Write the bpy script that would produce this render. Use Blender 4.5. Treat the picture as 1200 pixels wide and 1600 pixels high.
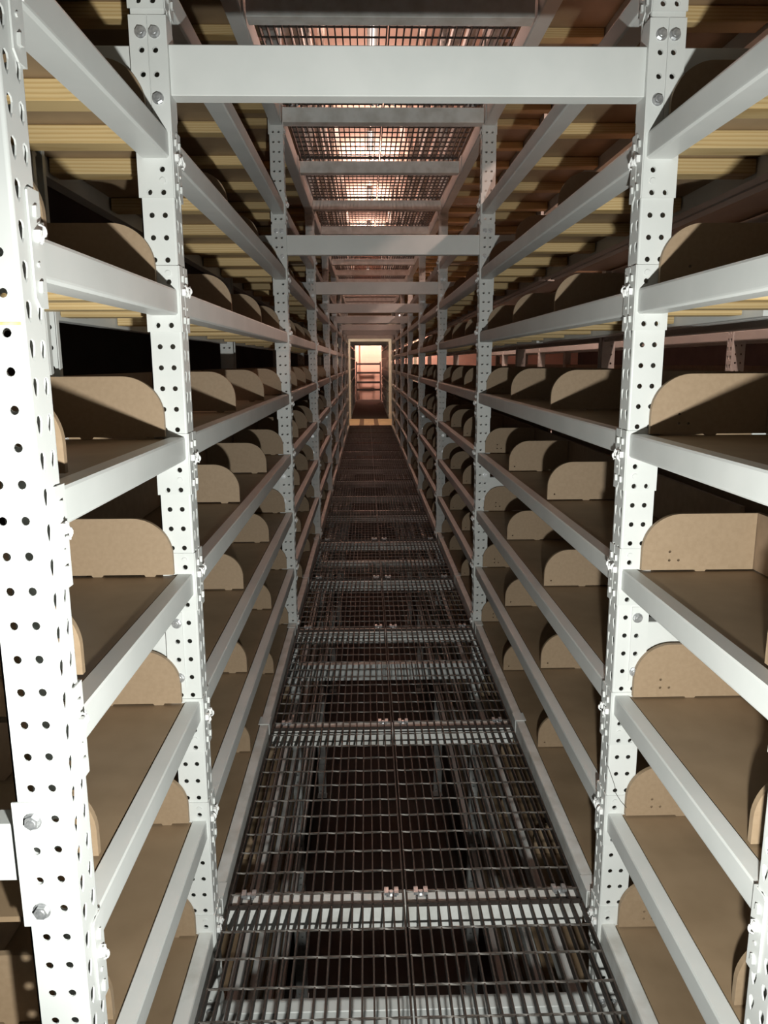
import bpy, bmesh, math, random
from mathutils import Vector, Matrix
random.seed(7)
for o in list(bpy.data.objects): bpy.data.objects.remove(o)
SC = bpy.context.scene
COL = SC.collection

# ------------------------------------------------------------------ camera
F_PX, PITCH, YAW, ROLL = 1175.5, 0.19559, 0.022686, -0.0046364   # for a 1200x1600 frame
R = Vector((math.cos(YAW), -math.sin(YAW), 0))
FW = Vector((math.sin(YAW)*math.cos(PITCH), math.cos(YAW)*math.cos(PITCH), -math.sin(PITCH)))
U = R.cross(FW)
c_, s_ = math.cos(ROLL), math.sin(ROLL)
RC, UC = c_*R + s_*U, c_*U - s_*R
cam = bpy.data.cameras.new('camera')
cam.sensor_fit = 'VERTICAL'; cam.sensor_height = 24.0; cam.lens = F_PX*24.0/1600.0
cam.clip_start = 0.02; cam.clip_end = 200
camo = bpy.data.objects.new('camera', cam); COL.objects.link(camo)
camo.matrix_world = Matrix(((RC.x, UC.x, -FW.x, 0), (RC.y, UC.y, -FW.y, 0), (RC.z, UC.z, -FW.z, 0), (0, 0, 0, 1)))
SC.camera = camo

# ------------------------------------------------------------------ world, lights, exposure
w = bpy.data.worlds.new('world'); SC.world = w; w.use_nodes = True
w.node_tree.nodes['Background'].inputs[0].default_value = (1.0, 0.8, 0.72, 1)
w.node_tree.nodes['Background'].inputs[1].default_value = 0.008
vs = SC.view_settings
vs.view_transform = 'Standard'; vs.look = 'None'; vs.gamma = 1.0; vs.use_curve_mapping = False
vs.exposure = 0.0

def area(name, loc, sx, sy, watts, col, rot=(0, 0, 0)):
    l = bpy.data.lights.new(name, 'AREA'); l.shape = 'RECTANGLE'; l.size = sx; l.size_y = sy
    l.energy = watts; l.color = col
    o = bpy.data.objects.new(name, l); COL.objects.link(o); o.location = loc; o.rotation_euler = rot
    return o
# the photographer's torch, held at chest height below the camera
FL = bpy.data.lights.new('torch_light', 'SPOT')
FL.energy = 205; FL.color = (0.975, 1.0, 0.955); FL.shadow_soft_size = 0.022
FL.spot_size = math.radians(138); FL.spot_blend = 1.0
flo = bpy.data.objects.new('torch_light', FL); COL.objects.link(flo)
flo.location = (0.13, 0.11, -0.437); flo.rotation_euler = (math.radians(89), 0, 0)
PINK = (1.0, 0.66, 0.54); WARM = (1.0, 0.72, 0.48)

# ------------------------------------------------------------------ materials
def nmat(name, rough=0.5, metal=0.0):
    m = bpy.data.materials.new(name); m.use_nodes = True
    b = m.node_tree.nodes['Principled BSDF']
    b.inputs['Roughness'].default_value = rough; b.inputs['Metallic'].default_value = metal
    return m, m.node_tree, b
def noisy(name, c1, c2, scale, rough=0.5, metal=0.0, bump=0.0, detail=4, stretch=(1, 1, 1), lo=0.35, hi=0.65, rand=0.0):
    m, nt, b = nmat(name, rough, metal)
    tc = nt.nodes.new('ShaderNodeTexCoord'); mp = nt.nodes.new('ShaderNodeMapping')
    mp.inputs['Scale'].default_value = stretch
    nt.links.new(tc.outputs['Object'], mp.inputs[0])
    n = nt.nodes.new('ShaderNodeTexNoise'); n.inputs['Scale'].default_value = scale; n.inputs['Detail'].default_value = detail
    vec = mp.outputs[0]
    if rand:
        oi = nt.nodes.new('ShaderNodeObjectInfo'); ad = nt.nodes.new('ShaderNodeVectorMath'); ad.operation = 'ADD'
        sc = nt.nodes.new('ShaderNodeVectorMath'); sc.operation = 'SCALE'; sc.inputs['Scale'].default_value = rand
        cx = nt.nodes.new('ShaderNodeCombineXYZ')
        for k in range(3): nt.links.new(oi.outputs['Random'], cx.inputs[k])
        nt.links.new(cx.outputs[0], sc.inputs[0]); nt.links.new(vec, ad.inputs[0]); nt.links.new(sc.outputs[0], ad.inputs[1])
        vec = ad.outputs[0]
    nt.links.new(vec, n.inputs['Vector'])
    r = nt.nodes.new('ShaderNodeValToRGB')
    r.color_ramp.elements[0].position = lo; r.color_ramp.elements[1].position = hi
    r.color_ramp.elements[0].color = (*c1, 1); r.color_ramp.elements[1].color = (*c2, 1)
    nt.links.new(n.outputs['Fac'], r.inputs[0]); nt.links.new(r.outputs[0], b.inputs['Base Color'])
    if bump:
        bp = nt.nodes.new('ShaderNodeBump'); bp.inputs['Strength'].default_value = bump; bp.inputs['Distance'].default_value = 0.002
        nt.links.new(n.outputs['Fac'], bp.inputs['Height']); nt.links.new(bp.outputs[0], b.inputs['Normal'])
    return m
M = {}
M['coat'] = noisy('grey_powder_coat', (0.64, 0.655, 0.635), (0.69, 0.70, 0.68), 7, rough=0.42, detail=6, rand=9)
M['coat_worn'] = noisy('dusty_powder_coat', (0.55, 0.54, 0.50), (0.72, 0.725, 0.70), 14, rough=0.5, detail=8, lo=0.3, hi=0.6, rand=9)
M['mdf'] = noisy('hardboard', (0.305, 0.214, 0.132), (0.335, 0.238, 0.150), 90, rough=0.62, detail=6, rand=20)
M['deck'] = noisy('shelf_hardboard', (0.268, 0.186, 0.112), (0.315, 0.221, 0.136), 9, rough=0.45, detail=8, rand=20)
M['back'] = noisy('backing_hardboard', (0.24, 0.165, 0.105), (0.29, 0.20, 0.13), 30, rough=0.6, rand=20)
M['steel'] = noisy('dark_grating_steel', (0.040, 0.032, 0.027), (0.065, 0.053, 0.046), 40, rough=0.5, metal=0.3)
M['rod'] = noisy('grating_rod_steel', (0.085, 0.075, 0.066), (0.15, 0.135, 0.12), 60, rough=0.5, metal=0.4)
M['zinc'] = noisy('zinc_bolt', (0.45, 0.46, 0.47), (0.7, 0.7, 0.7), 90, rough=0.35, metal=0.7)
M['clip'] = noisy('white_clip_wire', (0.78, 0.78, 0.77), (0.84, 0.84, 0.83), 20, rough=0.3)
M['plank'] = noisy('pale_floor_ply', (0.55, 0.40, 0.24), (0.68, 0.50, 0.32), 6, rough=0.6)
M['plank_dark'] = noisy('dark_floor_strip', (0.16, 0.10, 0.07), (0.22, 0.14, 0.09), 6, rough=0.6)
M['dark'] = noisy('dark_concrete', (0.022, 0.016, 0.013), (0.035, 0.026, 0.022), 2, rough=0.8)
M['ceil'] = noisy('salmon_ceiling', (0.60, 0.42, 0.34), (0.68, 0.48, 0.39), 1.5, rough=0.8)
def wood():
    m, nt, b = nmat('pine_lumber', 0.55)
    tc = nt.nodes.new('ShaderNodeTexCoord'); oi = nt.nodes.new('ShaderNodeObjectInfo')
    cx = nt.nodes.new('ShaderNodeCombineXYZ'); sc = nt.nodes.new('ShaderNodeVectorMath'); sc.operation = 'SCALE'; sc.inputs['Scale'].default_value = 37.0
    for k in range(3): nt.links.new(oi.outputs['Random'], cx.inputs[k])
    nt.links.new(cx.outputs[0], sc.inputs[0])
    mp = nt.nodes.new('ShaderNodeMapping'); mp.inputs['Scale'].default_value = (1.6, 14, 14)
    nt.links.new(tc.outputs['Object'], mp.inputs[0])
    ad = nt.nodes.new('ShaderNodeVectorMath'); nt.links.new(mp.outputs[0], ad.inputs[0]); nt.links.new(sc.outputs[0], ad.inputs[1])
    wv = nt.nodes.new('ShaderNodeTexWave'); wv.wave_type = 'BANDS'; wv.bands_direction = 'Z'
    wv.inputs['Scale'].default_value = 2.6; wv.inputs['Distortion'].default_value = 3.5; wv.inputs['Detail'].default_value = 3; wv.inputs['Detail Scale'].default_value = 0.7
    nt.links.new(ad.outputs[0], wv.inputs['Vector'])
    r = nt.nodes.new('ShaderNodeValToRGB')
    e = r.color_ramp.elements
    e[0].position = 0.1; e[0].color = (0.61, 0.45, 0.225, 1); e[1].position = 0.92; e[1].color = (0.50, 0.34, 0.145, 1)
    q = e.new(0.6); q.color = (0.595, 0.43, 0.205, 1)
    nt.links.new(wv.outputs['Fac'], r.inputs[0])
    hs = nt.nodes.new('ShaderNodeHueSaturation')
    mr = nt.nodes.new('ShaderNodeMapRange'); mr.inputs['To Min'].default_value = 0.72; mr.inputs['To Max'].default_value = 1.1
    nt.links.new(oi.outputs['Random'], mr.inputs['Value']); nt.links.new(mr.outputs[0], hs.inputs['Value'])
    nt.links.new(r.outputs[0], hs.inputs['Color']); nt.links.new(hs.outputs[0], b.inputs['Base Color'])
    bp = nt.nodes.new('ShaderNodeBump'); bp.inputs['Strength'].default_value = 0.15; bp.inputs['Distance'].default_value = 0.002
    nt.links.new(wv.outputs['Fac'], bp.inputs['Height']); nt.links.new(bp.outputs[0], b.inputs['Normal'])
    return m
M['wood'] = wood()
def brick():
    m, nt, b = nmat('salmon_brick', 0.8)
    tc = nt.nodes.new('ShaderNodeTexCoord'); br = nt.nodes.new('ShaderNodeTexBrick')
    mp = nt.nodes.new('ShaderNodeMapping'); mp.inputs['Rotation'].default_value = (math.radians(90), 0, 0)
    nt.links.new(tc.outputs['Object'], mp.inputs[0]); nt.links.new(mp.outputs[0], br.inputs['Vector'])
    br.inputs['Color1'].default_value = (0.72, 0.47, 0.38, 1); br.inputs['Color2'].default_value = (0.66, 0.42, 0.34, 1)
    br.inputs['Mortar'].default_value = (0.62, 0.45, 0.39, 1); br.inputs['Scale'].default_value = 1.0
    br.inputs['Brick Width'].default_value = 0.4; br.inputs['Row Height'].default_value = 0.2; br.inputs['Mortar Size'].default_value = 0.008
    nt.links.new(br.outputs['Color'], b.inputs['Base Color'])
    return m
M['brick'] = brick()
def emis(name, col, s):
    m, nt, b = nmat(name); b.inputs['Emission Color'].default_value = (*col, 1); b.inputs['Emission Strength'].default_value = s
    b.inputs['Base Color'].default_value = (0.8, 0.8, 0.8, 1)
    return m
M['tube_pink'] = emis('lamp_tube', (1.0, 0.80, 0.72), 3.0)

# ------------------------------------------------------------------ mesh helpers
class MB:
    def __init__(s): s.v = []; s.f = []; s.sm = []
    def add(s, vs_, fs, smooth=False):
        n = len(s.v); s.v += [tuple(q) for q in vs_]; s.f += [tuple(n+i for i in q) for q in fs]; s.sm += [smooth]*len(fs); return s
    def box(s, x0, x1, y0, y1, z0, z1):
        return s.add([(x0,y0,z0),(x1,y0,z0),(x1,y1,z0),(x0,y1,z0),(x0,y0,z1),(x1,y0,z1),(x1,y1,z1),(x0,y1,z1)],
                     [(0,3,2,1),(4,5,6,7),(0,1,5,4),(1,2,6,5),(2,3,7,6),(3,0,4,7)])
    def prism(s, pts, axis, a0, a1):      # pts: closed 2-D outline, extruded along axis ('x','y','z')
        def put(p, a): return (a, p[0], p[1]) if axis == 'x' else ((p[0], a, p[1]) if axis == 'y' else (p[0], p[1], a))
        n = len(pts)
        s.add([put(p, a0) for p in pts]+[put(p, a1) for p in pts],
              [tuple(range(n)), tuple(range(2*n-1, n-1, -1))]+[(i, n+i, n+(i+1) % n, (i+1) % n) for i in range(n)])
        return s
    def tube(s, path, r, seg=6):
        P = [Vector(p) for p in path]; rings = []
        for i, p in enumerate(P):
            t = (P[min(i+1, len(P)-1)]-P[max(i-1, 0)]).normalized()
            a = t.orthogonal().normalized(); b = t.cross(a)
            rings.append([p+a*math.cos(2*math.pi*k/seg)*r+b*math.sin(2*math.pi*k/seg)*r for k in range(seg)])
        vs_ = [q for g in rings for q in g]; fs = []
        for i in range(len(P)-1):
            for k in range(seg): fs.append((i*seg+k, i*seg+(k+1) % seg, (i+1)*seg+(k+1) % seg, (i+1)*seg+k))
        fs += [tuple(range(seg-1, -1, -1)), tuple((len(P)-1)*seg+k for k in range(seg))]
        return s.add(vs_, fs, True)
    def mesh(s, name, mat, fix=True):
        me = bpy.data.meshes.new(name); me.from_pydata(s.v, [], s.f); me.materials.append(mat)
        me.polygons.foreach_set('use_smooth', s.sm)
        if fix:
            bm = bmesh.new(); bm.from_mesh(me); bmesh.ops.recalc_face_normals(bm, faces=bm.faces); bm.to_mesh(me); bm.free()
        me.update(); return me
def plate(outer, holes, axis, a0, a1, name, mat):
    """flat plate with real holes: outline and holes in 2-D, extruded along axis"""
    def put(p, a): return (a, p[0], p[1]) if axis == 'x' else ((p[0], a, p[1]) if axis == 'y' else (p[0], p[1], a))
    bm = bmesh.new(); loops = []
    for lp in [outer]+holes:
        vs_ = [bm.verts.new(put(p, a0)) for p in lp]
        for i in range(len(vs_)): bm.edges.new((vs_[i], vs_[(i+1) % len(vs_)]))
        loops.append(vs_)
    bmesh.ops.triangle_fill(bm, use_beauty=True, use_dissolve=False, edges=bm.edges[:])
    ff = bm.faces[:]
    mp = {}
    for lp in loops:
        for v in lp:
            co = [v.co.x, v.co.y, v.co.z]; co['xyz'.index(axis)] = a1; mp[v] = bm.verts.new(co)
    for f in ff: bm.faces.new([mp[v] for v in reversed(f.verts)])
    for lp in loops:
        for i in range(len(lp)):
            a, b = lp[i], lp[(i+1) % len(lp)]
            bm.faces.new((a, b, mp[b], mp[a]))
    bmesh.ops.recalc_face_normals(bm, faces=bm.faces)
    me = bpy.data.meshes.new(name); bm.to_mesh(me); bm.free(); me.materials.append(mat); return me
def circ(cx, cy, r, n=14): return [(cx+r*math.cos(2*math.pi*k/n), cy+r*math.sin(2*math.pi*k/n)) for k in range(n)]
def tag(o, label, cat, group=None, kind=None):
    o['label'] = label
    if cat: o['category'] = cat
    if group: o['group'] = group
    if kind: o['kind'] = kind
    return o
def link(name, me, parent=None, loc=(0, 0, 0), rz=0.0, rot=None, scale=None):
    o = bpy.data.objects.new(name, me); COL.objects.link(o)
    if parent is not None: o.parent = parent
    o.location = loc; o.rotation_euler = rot if rot else (0, 0, rz)
    if scale: o.scale = scale
    return o
def thing(name, label, cat, loc=(0, 0, 0), rz=0.0, group=None):
    o = link(name, None, None, loc, rz); o.empty_display_size = 0.05
    return tag(o, label, cat, group)
def struct(name, me, loc=(0, 0, 0)):
    o = link(name, me, None, loc); o['kind'] = 'structure'; return o

# ------------------------------------------------------------------ the shape of the place (metres; camera at the origin)
PIT = 0.0508                                   # hole pitch
Z0 = 0.7018                                    # height of hole number 0
def hz(i): return Z0-PIT*i
XL, XR = -0.449, 0.663                         # aisle faces of the left and right posts
PW, PD = 0.072, 0.079                          # post width along the aisle, depth into the rack
DEP = 0.403                                    # shelf depth
FDEP = {1: 0.403, -1: 0.812}                   # frame depth: the right rack is double-sided
YP = [1.03, 1.90, 4.52, 7.06, 9.60, 12.15, 14.70, 17.25, 19.80]
YPS = {1: YP, -1: [1.055]+YP[1:]}
YP2 = [22.3, 24.85, 27.4, 29.95, 32.5]
LEV = {k: hz(45.35-7*(k-1)) for k in range(1, 9)}          # 1 = walkway height
LEV[9] = LEV[8]+10*PIT
for k in range(1, 7): LEV[9+k] = LEV[9]+7*PIT*k
LEV[0] = LEV[1]-10*PIT
for k in range(1, 6): LEV[-k] = LEV[0]-7*PIT*k
FLOOR, CEIL = -4.40, 4.45
ORD = ['first', 'second', 'third', 'fourth', 'fifth', 'sixth', 'seventh', 'eighth', 'ninth', 'tenth', 'eleventh', 'twelfth', 'thirteenth', 'fourteenth', 'fifteenth', 'sixteenth', 'seventeenth', 'eighteenth']
def lname(k):
    if k == 1: return 'shelf at walkway height'
    if 1 < k < 9: return ORD[k-2]+' shelf above the walkway'
    if k == 9: return 'shelf at upper walkway height'
    if k > 9: return ORD[k-10]+' shelf above upper walkway'
    return ORD[-k]+' shelf below the walkway'
def bname(b): return 'short nearest bay' if b == 0 else ORD[b]+' bay'

# ------------------------------------------------------------------ room shell
def slab(name, x0, x1, y0, y1, z0, z1, mat): return struct(name, MB().box(x0, x1, y0, y1, z0, z1).mesh(name, mat))
WX0, WX1, WY0, WY1 = -1.15, 9.5, -2.5, 34.2
slab('floor', WX0, WX1, WY0, WY1, FLOOR-0.1, FLOOR, M['dark'])
slab('ceiling', WX0, WX1, WY0, WY1, CEIL, CEIL+0.1, M['ceil'])
slab('wall_back', WX0, WX1, WY1, WY1+0.15, FLOOR, CEIL, M['brick'])
slab('wall_left', WX0-0.15, WX0, WY0, WY1, FLOOR, CEIL, M['dark'])
slab('wall_right', WX1, WX1+0.15, WY0, WY1, FLOOR, CEIL, M['dark'])
slab('wall_front', WX0, WX1, WY0-0.15, WY0, FLOOR, CEIL, M['dark'])

# ------------------------------------------------------------------ perforated post
def ray_poly(poly, a):
    dx, dy = math.cos(a), math.sin(a); best = None
    for i in range(len(poly)):
        (x1, y1), (x2, y2) = poly[i], poly[(i+1) % len(poly)]
        ex, ey = x2-x1, y2-y1; den = dx*ey-dy*ex
        if abs(den) < 1e-12: continue
        t = (x1*ey-y1*ex)/den; u = (x1*dy-y1*dx)/den
        if t > 0 and -1e-6 <= u <= 1+1e-6 and (best is None or t < best): best = t
    return (dx*best, dy*best)
def teardrop():
    R1, z1, R2, z2 = 0.0085, 0.0055, 0.0042, -0.0125
    d = z1-z2; al = math.asin((R1-R2)/d); pts = []
    for k in range(11):
        a = -al+(math.pi+2*al)*k/10; pts.append((R1*math.cos(a), z1+R1*math.sin(a)))
    for k in range(7):
        a = math.pi+al+(math.pi-2*al)*k/6; pts.append((R2*math.cos(a), z2+R2*math.sin(a)))
    return pts
def sheet(mb, O, Ud, Nd, u0, u1, cols, poly, zs, t, nu=12):
    """perforated sheet: cells around heights zs; O + u*Ud + z; Nd = outward normal; t = thickness"""
    O, Ud, Nd = Vector(O), Vector(Ud), Vector(Nd)
    edges = [u0]+[(cols[i]+cols[i+1])/2 for i in range(len(cols)-1)]+[u1]
    for ci, cu in enumerate(cols):
        rect = [(edges[ci]-cu, -PIT/2), (edges[ci+1]-cu, -PIT/2), (edges[ci+1]-cu, PIT/2), (edges[ci]-cu, PIT/2)]
        angs = sorted([math.atan2(p[1], p[0]) for p in rect]+[-math.pi+0.003+2*math.pi*k/nu for k in range(nu)])
        inn = [ray_poly(poly, a) for a in angs]; out = [ray_poly(rect, a) for a in angs]; n = len(angs)
        vloc = []
        for (p, off) in [(q, 0) for q in out]+[(q, 0) for q in inn]+[(q, -t) for q in inn]+[(q, -t) for q in out]:
            vloc.append(O+Ud*(cu+p[0])+Vector((0, 0, p[1]))+Nd*off)
        fl = []
        for i in range(n):
            j = (i+1) % n
            fl += [(i, j, n+j, n+i), (n+i, n+j, 2*n+j, 2*n+i), (2*n+i, 2*n+j, 3*n+j, 3*n+i)]
        if (Ud.cross(Vector((0, 0, 1)))).dot(Nd) < 0: fl = [tuple(reversed(q)) for q in fl]
        for z in zs: mb.add([v+Vector((0, 0, z)) for v in vloc], fl)
def make_post():
    mb = MB(); r = 0.005; t = 0.0026
    n0 = int((CEIL-0.12-Z0)/PIT); n1 = int((Z0-FLOOR)/PIT)
    zs = [hz(i) for i in range(-n0, n1)]; zt, zb = zs[0]+PIT/2, FLOOR
    C = circ(0, 0, 0.0064, 16)
    # local frame: aisle face at x=0 (outward +x), post spans x -PD..0, y 0..PW
    sheet(mb, (0, 0, 0), (-1, 0, 0), (0, -1, 0), r, PD, [0.024, 0.055], C, zs, t)
    sheet(mb, (0, PW, 0), (-1, 0, 0), (0, 1, 0), r, PD, [0.024, 0.055], C, zs, t)
    sheet(mb, (0, 0, -PIT*0.42), (0, 1, 0), (1, 0, 0), r, PW-r, [0.019, 0.053], teardrop(), zs, t)
    for cy, a0 in ((r, -math.pi/2), (PW-r, 0)):
        vs_, fs = [], []
        for k in range(5):
            a = a0+math.pi/2*k/4
            x, y = -r+r*math.cos(a), cy+r*math.sin(a)
            vs_ += [(x, y, zb), (x, y, zt)]
        fs = [(2*k, 2*k+2, 2*k+3, 2*k+1) for k in range(4)]
        mb.add(vs_, fs, True)
    for y0, y1 in ((0, 0.016), (PW-0.016, PW)): mb.box(-PD, -PD+t, y0, y1, zb, zt)
    mb.box(-PD-0.01, 0.005, -0.006, PW+0.006, zb, zb+0.006)
    return mb.mesh('post', M['coat'], fix=False)
ME_POST = make_post()
def rbox(mb, x0, x1, y0, y1, z0, z1, b=0.003):
    mb.prism([(x0+b, z0), (x1-b, z0), (x1, z0+b), (x1, z1-b), (x1-b, z1), (x0+b, z1), (x0, z1-b), (x0, z0+b)], 'y', y0, y1); return mb
# frame cross bar with its bolted angle plates (local frame of a left rack: rack runs to -x)
ME_XBAR = {}
for d in (0.403, 0.812): ME_XBAR[d] = MB().prism([(0.018, -0.097), (0.056, -0.097), (0.058, -0.095), (0.058, -0.002), (0.056, 0), (0.018, 0), (0.016, -0.002), (0.016, -0.095)], 'x', -PD-0.001-(d-2*PD)+0.002, -PD-0.001).mesh('cross_bar', M['coat'])
def lplate(x0, x1, z0, z1, hol):
    return plate([(x0, z0), (x1, z0), (x1, z1), (x0, z1)], [circ(a, b, 0.0066, 12) for a, b in hol], 'y', -0.0034, -0.0004, 'bracket', M['coat'])
ME_XBRK = lplate(-PD-0.006, -0.0402, -0.162, 0.048, [(-0.055, hz(28)-LEV[1]*0-(-0.688)), (-0.055, hz(29)-(-0.688))])
def bolt_mesh():
    mb = MB(); mb.prism(circ(0, 0, 0.0108, 6), 'y', -0.0085, -0.001)
    mb.prism(circ(0, 0, 0.0136, 16), 'y', -0.0022, 0.0); mb.prism(circ(0, 0, 0.0062, 10), 'y', -0.0098, -0.0085)
    return mb.mesh('bolt', M['zinc'])
ME_BOLT = bolt_mesh()
XBARS = [2.123, 0.718, -0.688, -2.093, -3.3]
def place_rot(side, X, y):                      # origin for local frames: left racks face +x, right racks face -x
    return ((X, y, 0), 0.0) if side > 0 else ((X, y+PW, 0), math.pi)
def frame(side, X, y, label, cat_group, detail=True, ties=True):
    loc, rz = place_rot(side, X, y)
    t = thing('upright_frame', label, 'upright frame', loc, rz, cat_group)
    p1 = link('post', ME_POST, t)
    D = FDEP[side] if X != 2.175 else DEP
    p2 = link('post', ME_POST, t, (-D, PW, 0), math.pi)
    for zc in XBARS:
        bar = link('cross_bar', ME_XBAR[D], t, (0, 0, zc))
        if not detail: continue
        # camera-side face: local y=0 for left racks, local y=PW for right racks (mirrored)
        loc2, sc = ((0, 0, zc), (1, 1, 1)) if side > 0 else ((0, PW, zc), (1, -1, 1))
        if zc == 0.718: continue
        link('bracket', ME_XBRK, t, loc2, scale=sc)
        sg = 1 if side > 0 else -1
        for hi in (27, 30):
            b = link('bolt', ME_BOLT, t, (-0.055, (-0.0034 if side > 0 else PW+0.0034), zc+hz(hi)+0.688), rot=(0, random.uniform(0, 1), 0 if side > 0 else math.pi))
    return t

# ------------------------------------------------------------------ shelf beams
def beam_profile(h):                            # (x into aisle = 0, z down from the top)
    return [(-0.008, 0), (-0.043, 0), (-0.045, -0.002), (-0.045, -h+0.010), (-0.070, -h+0.010), (-0.070, -h+0.004), (-0.068, -h), (-0.011, -h), (-0.0065, -h+0.0045), (-0.006, -h+0.008), (-0.006, -0.005)]
_bc = {}
def beam_mesh(L, h, mat):
    k = (round(L, 3), h, mat.name)
    if k not in _bc: _bc[k] = MB().prism(beam_profile(h), 'y', 0, L).mesh('tube', mat)
    return _bc[k]
CH = 3.05*PIT
def conn_mesh(far, odd):
    """angle connector at a beam end. local origin: post aisle-face corner at the end of the beam, z = top of the connector.
       far=True: end at the next post (plate lies on that post's camera-side face)"""
    s = 1 if far else -1
    fr, rr = ((-0.0919, -0.1427), -0.1427) if odd else ((-0.0377, -0.1393), -0.1393)
    hol = [circ(-0.024, q, 0.0066, 12) for q in fr]+[circ(-0.0565, rr, 0.0066, 12)]
    me = plate([(0.0, -CH), (-0.082, -CH), (-0.082, 0), (0.0, 0)], hol, 'y', -0.0035*s, -0.0005*s, 'connector', M['coat'])
    # aisle flange wraps round the corner on to the teardrop face, with chamfered lower corner
    bm = bmesh.new(); bm.from_mesh(me)
    e = MB(); c = 0.012; yo = 0.0335*s
    e.prism([(-0.0035*s, -CH), (yo-c*s, -CH), (yo, -CH+c), (yo, -0.004), (yo-0.004*s, 0), (-0.0035*s, 0)], 'x', 0.0005, 0.0035)
    # rolled lip at the flange edge + the two hooks punched into the teardrops
    for zc in (-0.030, -0.128):
        e.prism([(yo*0.55-0.005, zc-0.007), (yo*0.55+0.005, zc-0.007), (yo*0.55+0.003, zc+0.008), (yo*0.55-0.003, zc+0.008)], 'x', 0.0035, 0.0085)
    e.prism(circ(yo*0.55, -0.098, 0.0034, 8), 'x', 0.0035, 0.006)
    m2 = e.mesh('tmp', M['coat']); bm.from_mesh(m2); bm.to_mesh(me); bm.free(); bpy.data.meshes.remove(m2)
    return me
ME_CONN = {(f, o): conn_mesh(f, o) for f in (True, False) for o in (True, False)}
ME_RIVET = MB().prism(circ(0, 0, 0.0068, 12), 'y', -0.003, 0.0).mesh('rivet', M['coat'])
def clip_mesh():
    mb = MB()
    mb.box(0.0, 0.010, -0.007, 0.007, -0.010, 0.008)
    pts = [(0.006+0.010*math.sin(a), -0.004+0.004*math.cos(a*0.5), -0.012-0.011*math.cos(a)+0.004) for a in [k*2*math.pi/12*0.85 for k in range(13)]]
    mb.tube(pts, 0.0022, 6)
    mb.tube([(0.010, 0.006, 0.012), (0.013, 0.0, -0.004), (0.010, -0.006, -0.022)], 0.002, 6)
    return mb.mesh('safety_clip', M['clip'])
ME_CLIP = clip_mesh()
def shelf_beam(side, X, ya, yb, k, label, detail=2, h=0.060, mat=None, clipflip=1):
    """front beam between posts at ya and yb (camera-side faces); local frame at post ya's far face"""
    y0, y1 = ya+PW, yb; L = y1-y0-0.007
    t = thing('shelf_rail', label, 'shelf rail', (X, y0, LEV[k]), 0.0, 'steel shelf rails')
    sx = 1 if side > 0 else -1
    link('tube', beam_mesh(L, h, mat or M['coat']), t, (0, 0.0035, 0), scale=(sx, 1, 1))
    if detail == 0: return t
    odd = bool(k % 2) and k != 1
    zo = 0.008 if odd else 0.0555
    for far in (False, True):
        yy = (y1-y0) if far else 0.0
        cn = link('connector', ME_CONN[(far, odd)], t, (0, yy, zo), scale=(sx, 1, 1))
        if detail < 2: continue
        s = 1 if far else -1
        cl = link('safety_clip', ME_CLIP, cn, (0.0035, 0.0335*s*0.55, -0.062), scale=(0.85, 0.85*s, 0.85 if k % 2 else -0.85))
        if far:
            for zz in ((-0.117,) if odd else (-0.018, -0.113)): link('rivet', ME_RIVET, cn, (-0.024, -0.0035, zz))
    return t
def tube_mesh_rear(L): 
    k = ('rear', round(L, 3))
    if k not in _bc: _bc[k] = MB().prism([(0, 0), (-0.004, 0.0), (-0.04, 0), (-0.04, -0.06), (0, -0.06)], 'y', 0, L).mesh('tube', M['coat'])
    return _bc[k]

# ------------------------------------------------------------------ shelf decks, joists, back boards
_dk = {}
def cached(key, fn):
    if key not in _dk: _dk[key] = fn()
    return _dk[key]
def joist_mesh(v):
    def f():
        rnd = random.Random(v); x0, x1 = -DEP+0.05, -0.047
        w_, h_, b = 0.066, 0.039, 0.003
        pts = [(b, -h_), (w_-b, -h_), (w_, -h_+b), (w_, -b), (w_-b, 0), (b, 0), (0, -b), (0, -h_+b)]
        return MB().prism(pts, 'x', x0, x1).mesh('joist', M['wood'])
    return cached(('joist', v), f)
def deck(side, X, ya, yb, k, label, joists=True):
    y0, y1 = ya+PW+0.002, yb-0.002; L = y1-y0
    t = thing('shelf_deck', label, 'shelf', (X, y0, LEV[k]), 0.0, 'shelf decks')
    sx = 1 if side > 0 else -1
    link('board', cached(('board', round(L, 3)), lambda: MB().box(-DEP+0.046, -0.0485, 0, L, -0.014, -0.004).mesh('board', M['deck'])), t, scale=(sx, 1, 1))
    if k < 9:
        bb = link('backing_board', cached(('back', round(L, 3)), lambda: MB().box(-DEP+0.044, -DEP+0.056, 0.001, L-0.001, 0.0005, 0.150).mesh('backing_board', M['back'])), None, (X, y0, LEV[k]), scale=(sx, 1, 1))
        lb = label
        for a in ('hardboard shelf deck', 'shelf deck', 'deck'):
            if a in lb: lb = lb.replace(a, 'backing board', 1); break
        tag(bb, lb, 'backing board', 'backing boards behind the shelves')
    link('rear_rail', cached(('rr', round(L, 3)), lambda: MB().box(-DEP+0.004, -DEP+0.044, -0.001, L+0.001, -0.062, 0).mesh('rear_rail', M['coat'])), t, scale=(sx, 1, 1))
    if joists:
        if ya < 1.5: js = [0.06, 0.43, 0.69]
        else: js = [0.098+0.465*i for i in range(6)]
        for i, j in enumerate(js):
            if j+0.07 < L: link('joist', joist_mesh(0), t, (0, j+random.uniform(-0.012, 0.012), -0.0145), scale=(sx, 1, 1))
    return t

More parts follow.
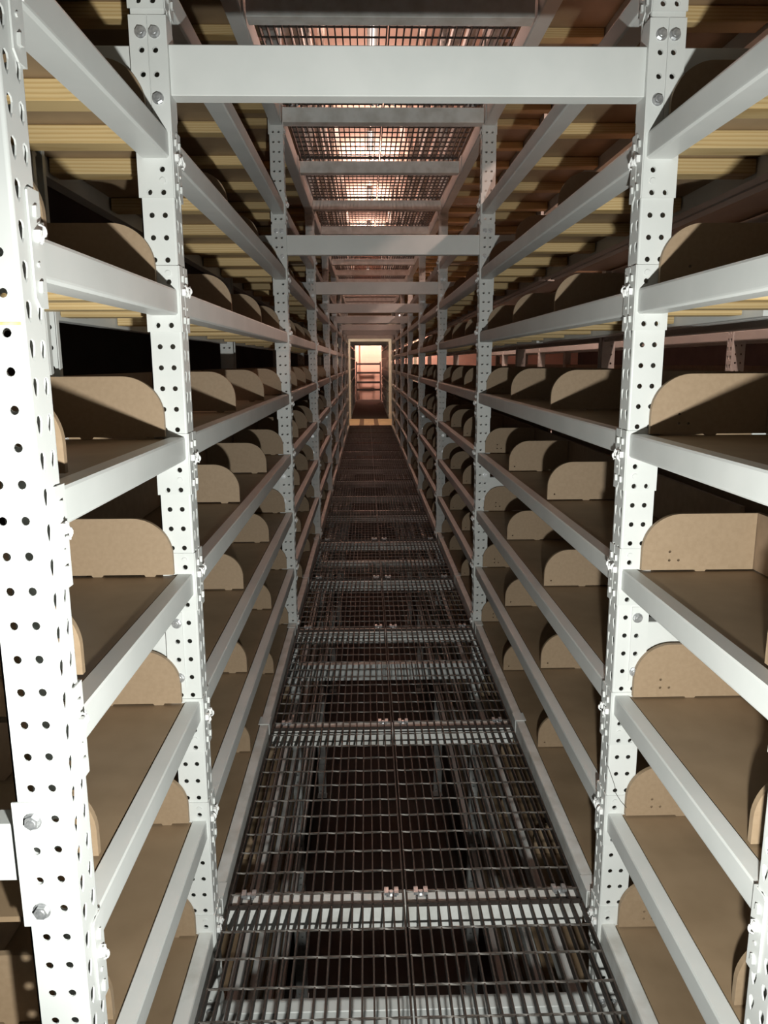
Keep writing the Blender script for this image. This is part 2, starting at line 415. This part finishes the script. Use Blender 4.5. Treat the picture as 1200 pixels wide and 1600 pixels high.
# ------------------------------------------------------------------ dividers
DH, DL, DT = 0.150, 0.3000, 0.0125
def divider_mesh(nh, tabs):
    r = 0.098; out = []
    x0 = -0.0515                                   # front edge
    g = 0.002 if tabs else 0.0008
    out.append((x0, g))
    for k in range(15):
        a = k*math.pi/2/14; out.append((x0-r+r*math.cos(a), DH-r+r*math.sin(a)))
    xb = x0-DL+0.006
    out += [(xb, DH), (xb, g)]
    for (a, b) in ((0.21, 0.18), (0.075, 0.045)) if tabs else ((0.17, 0.14),):
        out += [(x0-a, g), (x0-a+0.003, -0.0032), (x0-b-0.003, -0.0032), (x0-b, g)]
    hol = {0: [], 1: [(x0-0.028, 0.022)], 3: [(x0-0.072, 0.050), (x0-0.072, 0.027), (x0-0.096, 0.027)]}[nh]
    return plate(out, [circ(a, b, 0.0036, 8) for a, b in hol], 'y', -DT, 0.0, 'divider_panel', M['mdf'])
ME_DIV = {(n, t): divider_mesh(n, t) for n in (0, 1, 3) for t in (True, False)}
DPOS = {0: [1.263, 1.8965]}
for b in range(1, 8): DPOS[b] = [YP[b]+1.035, YP[b]+1.85, YP[b+1]-0.0035]
stuff = MB()
def divider(side, X, b, i, k):
    n = len(DPOS[b]); y = DPOS[b][i]
    which = (['nearest', 'farthest'] if n == 2 else ['nearest', 'middle', 'farthest'])[i]
    lab = '%s tan divider, %s rack, %s, %s' % (which, 'left' if side > 0 else 'right', lname(k), bname(b))
    nh = 0 if side > 0 else (3 if i == n-1 else 1)
    me = ME_DIV[(nh, side > 0)]
    o = link('shelf_divider', me, None, (X, y+random.uniform(-0.002, 0.0), LEV[k]), scale=(1 if side > 0 else -1, 1, 1))
    tag(o, lab, 'divider', 'tan shelf dividers')
def divider_far(side, X, y, k):
    me = ME_DIV[(0, False)]; sx = 1 if side > 0 else -1
    stuff.add([(X+sx*v.co.x, y+v.co.y, LEV[k]+v.co.z) for v in me.vertices], [tuple(p.vertices) if sx > 0 else tuple(reversed(p.vertices)) for p in me.polygons])

# ------------------------------------------------------------------ build the two racks along the aisle
for side, X, nm in ((1, XL, 'left'), (-1, XR, 'right')):
    for i, y in enumerate(YPS[side]):
        frame(side, X, y, 'perforated grey steel upright frame, %s rack, %s from the camera' % (nm, ORD[i]), 'upright frames', detail=i < 5)
    for b in range(len(YP)-1):
        ya, yb = YPS[side][b], YPS[side][b+1]
        for k in range(-3, 14):
            if k < -1 and b > 3: continue
            if k > 9 and b > 6: continue
            det = 2 if (b < 4 and 1 <= k <= 9) else (1 if 0 <= k <= 9 else 0)
            shelf_beam(side, X, ya, yb, k, 'pale grey front rail, %s rack, %s, %s' % (nm, lname(k), bname(b)), det,
                       h=0.100 if k in (1, 9) else 0.060, mat=M['coat_worn'] if k == 1 else M['coat'])
            if k <= 10: deck(side, X, ya, yb, k, 'brown hardboard shelf deck, %s rack, %s, %s' % (nm, lname(k), bname(b)), joists=6 <= k <= 9)
            if 1 <= k <= 7 and b < 7:
                for i in range(len(DPOS[b])): divider(side, X, b, i, k)
            elif (1 <= k <= 7) or (k in (0, -1, -2) and b < 4):
                for y in DPOS[b]: divider_far(side, X, y, k)
    # the same rack continues beyond the cross aisle
    for i, y in enumerate(YP2):
        frame(side, X, y, 'far grey upright frame, %s rack, %s beyond the cross aisle' % (nm, ORD[i]), 'upright frames', detail=False)
    for b in range(len(YP2)-1):
        for k in range(1, 10):
            shelf_beam(side, X, YP2[b], YP2[b+1], k, 'far front rail, %s rack, %s, %s bay past cross aisle' % (nm, lname(k), ORD[b]), 0, h=0.1 if k in (1, 9) else 0.06)
            deck(side, X, YP2[b], YP2[b+1], k, 'far shelf deck, %s rack, %s, %s bay past cross aisle' % (nm, lname(k), ORD[b]), joists=False)
so = link('shelf_divider', stuff.mesh('shelf_divider', M['mdf'], fix=False))
tag(so, 'remaining small tan dividers far down the aisle and under the walkway', 'dividers', kind='stuff')

# ------------------------------------------------------------------ tie beams across the aisle
def tie(y, z, label):
    t = thing('tie_bar', label, 'tie bar', (0, y, z), 0, 'tie bars across the aisle')
    L0, L1 = XL+0.004, XR-0.004
    link('beam', cached('tie', lambda: MB().prism([(0.010, -0.108), (0.058, -0.108), (0.060, -0.106), (0.060, -0.002), (0.058, 0), (0.010, 0), (0.008, -0.002), (0.008, -0.106)], 'x', L0, L1).mesh('beam', M['coat'])), t)
    zo = 0.7018-0.718
    for s, X in ((1, XL), (-1, XR)):
        # front column plate of the tie, its aisle flange, and the rear column plate of the frame bar
        br = link('bracket', cached(('tb', s), lambda: plate([(X+s*0.003, -0.188), (X-s*0.0385, -0.188), (X-s*0.0385, 0.056), (X+s*0.003, 0.056)], [circ(X-s*0.024, zo-PIT*q, 0.0066, 12) for q in (0, 1)], 'y', -0.0036, -0.0004, 'bracket', M['coat'])), t)
        link('flange', cached(('tf', s), lambda: MB().prism([(-0.0036, -0.188), (0.030, -0.188), (0.060, -0.150), (0.060, 0.020), (0.040, 0.056), (-0.0036, 0.056)], 'x', min(X+s*0.0005, X+s*0.0036), max(X+s*0.0005, X+s*0.0036)).mesh('flange', M['coat'])), t)
        b2 = link('bracket', cached(('tb2', s), lambda: plate([(X-s*0.0405, -0.188), (X-s*0.0815, -0.188), (X-s*0.0815, 0.056), (X-s*0.0405, 0.056)], [circ(X-s*0.055, zo-PIT*q, 0.0066, 12) for q in (0, 1)], 'y', -0.0036, -0.0004, 'bracket', M['coat'])), t)
        for dx, q in ((0.024, -0.72), (0.055, -0.72), (0.024, 2)):
            link('bolt', ME_BOLT, t, (X-s*dx, -0.0036, zo-PIT*q), rot=(0, random.uniform(0, 1), 0))
for i, y in enumerate(YP[1:]):
    tie(y, 0.718, 'pale grey tie bar overhead across the aisle, %s from the camera' % ORD[i])
    tie(y, -1.890, 'pale grey tie bar under the walkway grating, %s from the camera' % ORD[i])
for i, y in enumerate(YP2[:3]): tie(y, 0.718, 'far tie bar overhead beyond the cross aisle, %s of three' % ORD[i])

# ------------------------------------------------------------------ walkways: cross beams, hangers, clips, grating panels
YC = [0.86, 2.03, 3.16, 4.43, 5.54, 6.81, 8.05]
while YC[-1] < 18.6: YC.append(YC[-1]+(1.19 if len(YC) % 2 else 1.25))
def walk_beam(y, ztop, label, detail):
    t = thing('walkway_support', label, 'support bar', (0, y, ztop-0.034), 0, 'walkway support bars')
    link('tube', cached('wb', lambda: MB().prism([(0.0, -0.074), (0.002, -0.076), (0.073, -0.076), (0.075, -0.074), (0.075, -0.002), (0.073, 0), (0.002, 0), (0, -0.002)], 'x', XL+0.008, XR-0.008).mesh('tube', M['coat_worn'])), t)
    for s, X in ((1, XL), (-1, XR)):
        def mk():
            mb = MB(); a, b = sorted((X-s*0.0515, X-s*0.002))
            mb.box(a, b, 0.0, 0.075, 0.0345, 0.0375)
            a, b = sorted((X-s*0.005, X-s*0.002)); mb.box(a, b, 0.0, 0.075, -0.07, 0.0345)
            return mb.mesh('hanger', M['coat'])
        link('hanger', cached(('hang', s, round(X, 3)), mk), t)
    if detail:
        def ck():
            mb = MB()
            for d in (-0.0153, 0.0153):
                mb.box(d-0.0065, d+0.0065, 0.012, 0.040, 0.020, 0.0285)
                mb.box(d-0.0065, d+0.0065, 0.037, 0.040, 0.008, 0.0285)
            mb.box(-0.016, 0.016, 0.014, 0.034, 0.012, 0.015)
            mb.prism(circ(0, 0.026, 0.0075, 6), 'z', 0.015, 0.024)
            return mb.mesh('saddle_clip', M['zinc'])
        for xx in (-0.375, 0.064, 0.155, 0.585): link('saddle_clip', cached('clip', ck), t, (xx, 0, 0.008))
    return t
BW = 0.0048; GX0, GX1 = XL+0.016, XR-0.016; GM = (GX0+GX1)/2; BS = 0.0305
def bar_mesh(L): return cached(('bar', round(L, 3)), lambda: MB().box(-BW/2, BW/2, 0, L, -0.0255, 0).mesh('bearing_bar', M['steel']))
def rod_mesh(Wd):
    def f():
        mb = MB(); n = 36; vs_, fs = [], []
        for k in range(n+1):
            a = k*0.25; x = Wd*k/n
            for q in range(4):
                b = a+q*math.pi/2; vs_.append((x, 0.0036*math.cos(b), -0.0022+0.0036*math.sin(b)))
        for k in range(n):
            for q in range(4): fs.append((4*k+q, 4*k+(q+1) % 4, 4*k+4+(q+1) % 4, 4*k+4+q))
        mb.add(vs_, fs); return mb.mesh('cross_rod', M['rod'], fix=True)
    return cached(('rod', round(Wd, 3)), f)
def grating(x0, y0, L, ztop, label, detail):
    t = thing('grating_panel', label, 'grating', (x0, y0, ztop), 0, 'walkway grating panels')
    Wd = GM-GX0-0.004; nb = 18; xs = [BW/2+(Wd-BW)*i/(nb-1) for i in range(nb)]
    nr = 14; ys = [0.052+0.1016*i for i in range(nr) if 0.052+0.1016*i < L-0.03]
    link('banding_bar', cached(('band', round(Wd, 3)), lambda: MB().box(0, Wd, 0, 0.005, -0.014, 0).mesh('banding_bar', M['steel'])), t)
    if detail:
        for x in xs: link('bearing_bar', bar_mesh(L), t, (x, 0, 0))
        for y in ys: link('cross_rod', rod_mesh(Wd), t, (0, y, 0))
    else:
        def f1():
            mb = MB()
            for x in xs: mb.box(x-BW/2, x+BW/2, 0, L, -0.0255, 0)
            return mb.mesh('bearing_bars', M['steel'], fix=False)
        def f2():
            mb = MB()
            for y in ys: mb.box(0, Wd, y-0.003, y+0.003, -0.006, 0.0008)
            return mb.mesh('cross_rods', M['steel'], fix=False)
        for nme, fn in (('bearing_bars', f1), ('cross_rods', f2)):
            o = link(nme, cached((nme, round(L, 3)), fn), t); o['kind'] = 'stuff'
for n, base, word in ((0, LEV[1], 'lower walkway underfoot'), (1, LEV[9], 'upper walkway overhead')):
    for k, y in enumerate(YC):
        walk_beam(y, base, 'grey support bar carrying the %s, %s from camera' % (word, ORD[k]), k < 6)
        L = (YC[k+1] if k+1 < len(YC) else 19.93)-y-0.006
        for sd, x0 in (('left', GX0), ('right', GM+0.002)):
            grating(x0, y-0.02, L, base-0.008, '%s dark steel grating panel, %s, %s row' % (sd, word, ORD[k]), n == 0 and k < 5)

# ------------------------------------------------------------------ cross aisle and far run of the walkway
ca = MB().box(WX0+0.02, XR+2.4, 19.95, 22.25, LEV[1]-0.05, LEV[1]-0.01).mesh('floor_panel', M['plank'])
ct = thing('cross_aisle_floor', 'pale plywood floor of the bright cross aisle', 'floor panel', (0, 0, 0))
link('floor_panel', ca, ct)
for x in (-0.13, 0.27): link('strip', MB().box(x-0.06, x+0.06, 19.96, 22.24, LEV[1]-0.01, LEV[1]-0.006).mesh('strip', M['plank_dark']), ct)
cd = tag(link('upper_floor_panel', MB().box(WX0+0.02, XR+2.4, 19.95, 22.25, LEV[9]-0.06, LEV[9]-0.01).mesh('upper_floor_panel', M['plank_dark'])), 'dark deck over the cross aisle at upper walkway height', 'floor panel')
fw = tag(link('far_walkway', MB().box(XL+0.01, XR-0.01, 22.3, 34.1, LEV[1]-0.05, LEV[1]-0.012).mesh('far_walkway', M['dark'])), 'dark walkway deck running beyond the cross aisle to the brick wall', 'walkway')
fu = tag(link('far_upper_walkway', MB().box(XL+0.01, XR-0.01, 22.3, 34.1, LEV[9]-0.10, LEV[9]-0.012).mesh('far_upper_walkway', M['coat_worn'])), 'upper walkway deck overhead beyond the cross aisle', 'walkway')
gr = thing('guard_rail', 'four dark rails across the walkway end before the brick wall', 'guard rail', (0, 33.75, LEV[1]-0.02))
for z in (0.0, -0.38, -0.80, -1.12): link('rail', cached('rail', lambda: MB().box(XL+0.02, XR-0.02, 0, 0.04, -0.085, 0).mesh('rail', M['dark'])), gr, (0, 0, z-LEV[1]+0.02))
for x in (XL+0.03, XR-0.03): link('post', cached('gpost', lambda: MB().box(-0.025, 0.025, 0.05, 0.09, 0.012, 1.68).mesh('post', M['dark'])), gr, (x, 0, 0))
pipe = tag(link('wall_pipe', MB().tube([(-0.36, 34.1, FLOOR), (-0.36, 34.1, CEIL)], 0.06, 10).mesh('wall_pipe', M['ceil'])), 'salmon vertical pipe on the far brick wall', 'pipe')

# ------------------------------------------------------------------ neighbouring racks seen through the right-hand shelves
for nm, side, X in (('far side of right rack', 1, 1.475), ('next rack to the right', -1, 2.175)):
    if side < 0:
        for i, y in enumerate(YP[1:7]):
            frame(side, X, y, 'dim upright frame in the %s, %s from camera' % (nm, ORD[i]), 'upright frames', detail=False)
    for b in range(1, 6):
        for k in (4, 5, 6, 7):
            shelf_beam(side, X, YP[b], YP[b+1], k, 'dim rail, %s, %s, %s' % (nm, lname(k), bname(b)), 0)
            deck(side, X, YP[b], YP[b+1], k, 'dim deck, %s, %s, %s' % (nm, lname(k), bname(b)), joists=False)

# ------------------------------------------------------------------ lamps the building has
def lamp(loc, L, label, watts, col, up=0.0, axis='y', wide=0.12, hang=None, tilt=0.0):
    t = thing('tube_lamp', label, 'lamp', loc)
    bx = (MB().box(-0.06, 0.06, -L/2, L/2, 0.02, 0.07) if axis == 'y' else MB().box(-L/2, L/2, -0.06, 0.06, 0.02, 0.07)).mesh('housing', M['coat'])
    link('housing', bx, t)
    tb = (MB().tube([(0, -L/2+0.02, 0), (0, L/2-0.02, 0)], 0.018, 8) if axis == 'y' else MB().tube([(-L/2+0.02, 0, 0), (L/2-0.02, 0, 0)], 0.018, 8)).mesh('tube', M['tube_pink'])
    link('tube', tb, t)
    if hang:
        for q in (-0.4*L, 0.4*L):
            a, b = (0, q) if axis == 'y' else (q, 0)
            link('hanging_rod', MB().tube([(a, b, 0.07), (a, b, hang-loc[2])], 0.006, 6).mesh('hanging_rod', M['coat']), t)
    sx, sy = (wide, L) if axis == 'y' else (L, wide)
    if watts: area('lamp_light', (loc[0], loc[1], loc[2]-0.03), sx, sy, watts, col, (math.radians(tilt), 0, 0))
    if up: area('lamp_light', (loc[0], loc[1], loc[2]+0.09), sx, sy, up, col, (math.pi, 0, 0))
for i, y in enumerate((5.5, 9.5, 13.5, 17.5, 21.5, 26.0, 31.0)):
    lamp((0.107, y, 3.6), 1.2, 'tube lamp hung over the upper walkway, %s from the camera' % ORD[i], 20, PINK, up=60 if i == 0 else 105, hang=CEIL)
for x, wd, wt in ((-0.72, 'left', 26), (1.05, 'right', 26)):
    lamp((x, 21.1, LEV[9]-0.06-0.07), 0.45, 'tube lamp over the cross aisle, %s of the walkway' % wd, wt, WARM, axis='x')
for x, wd in ((-0.95, 'left'), (1.45, 'right')):
    lamp((x, 32.85, 1.3), 0.3, 'tube lamp hung before the brick wall, %s of the walkway end' % wd, 160, PINK, axis='x', wide=0.3, hang=CEIL, tilt=72)
for i, y in enumerate((3.6, 7.6, 11.6)):
    lamp((1.82, y, 1.9), 1.2, 'tube lamp in the neighbouring aisle on the right, %s from camera' % ORD[i], 40, PINK, hang=CEIL)

# ------------------------------------------------------------------ small marks
M['tape'] = noisy('faded_yellow_mark', (0.62, 0.55, 0.22), (0.66, 0.64, 0.45), 80, rough=0.6)
f0 = [o for o in COL.objects if o.name == 'upright_frame'][0]
link('yellow_mark', MB().box(-PD+0.002, -0.004, -0.0006, -0.0001, 0.051, 0.055).mesh('yellow_mark', M['tape']), f0)
wr = MB().tube([(0.661, 1.895, -1.100), (0.684, 1.896, -1.161), (0.688, 1.896, -1.184), (0.703, 1.896, -1.208), (0.716, 1.882, -1.221)], 0.0008, 5).mesh('loose_wire', M['steel'])
tag(link('loose_wire', wr), 'thin loose wire hanging on the second right upright frame', 'wire')
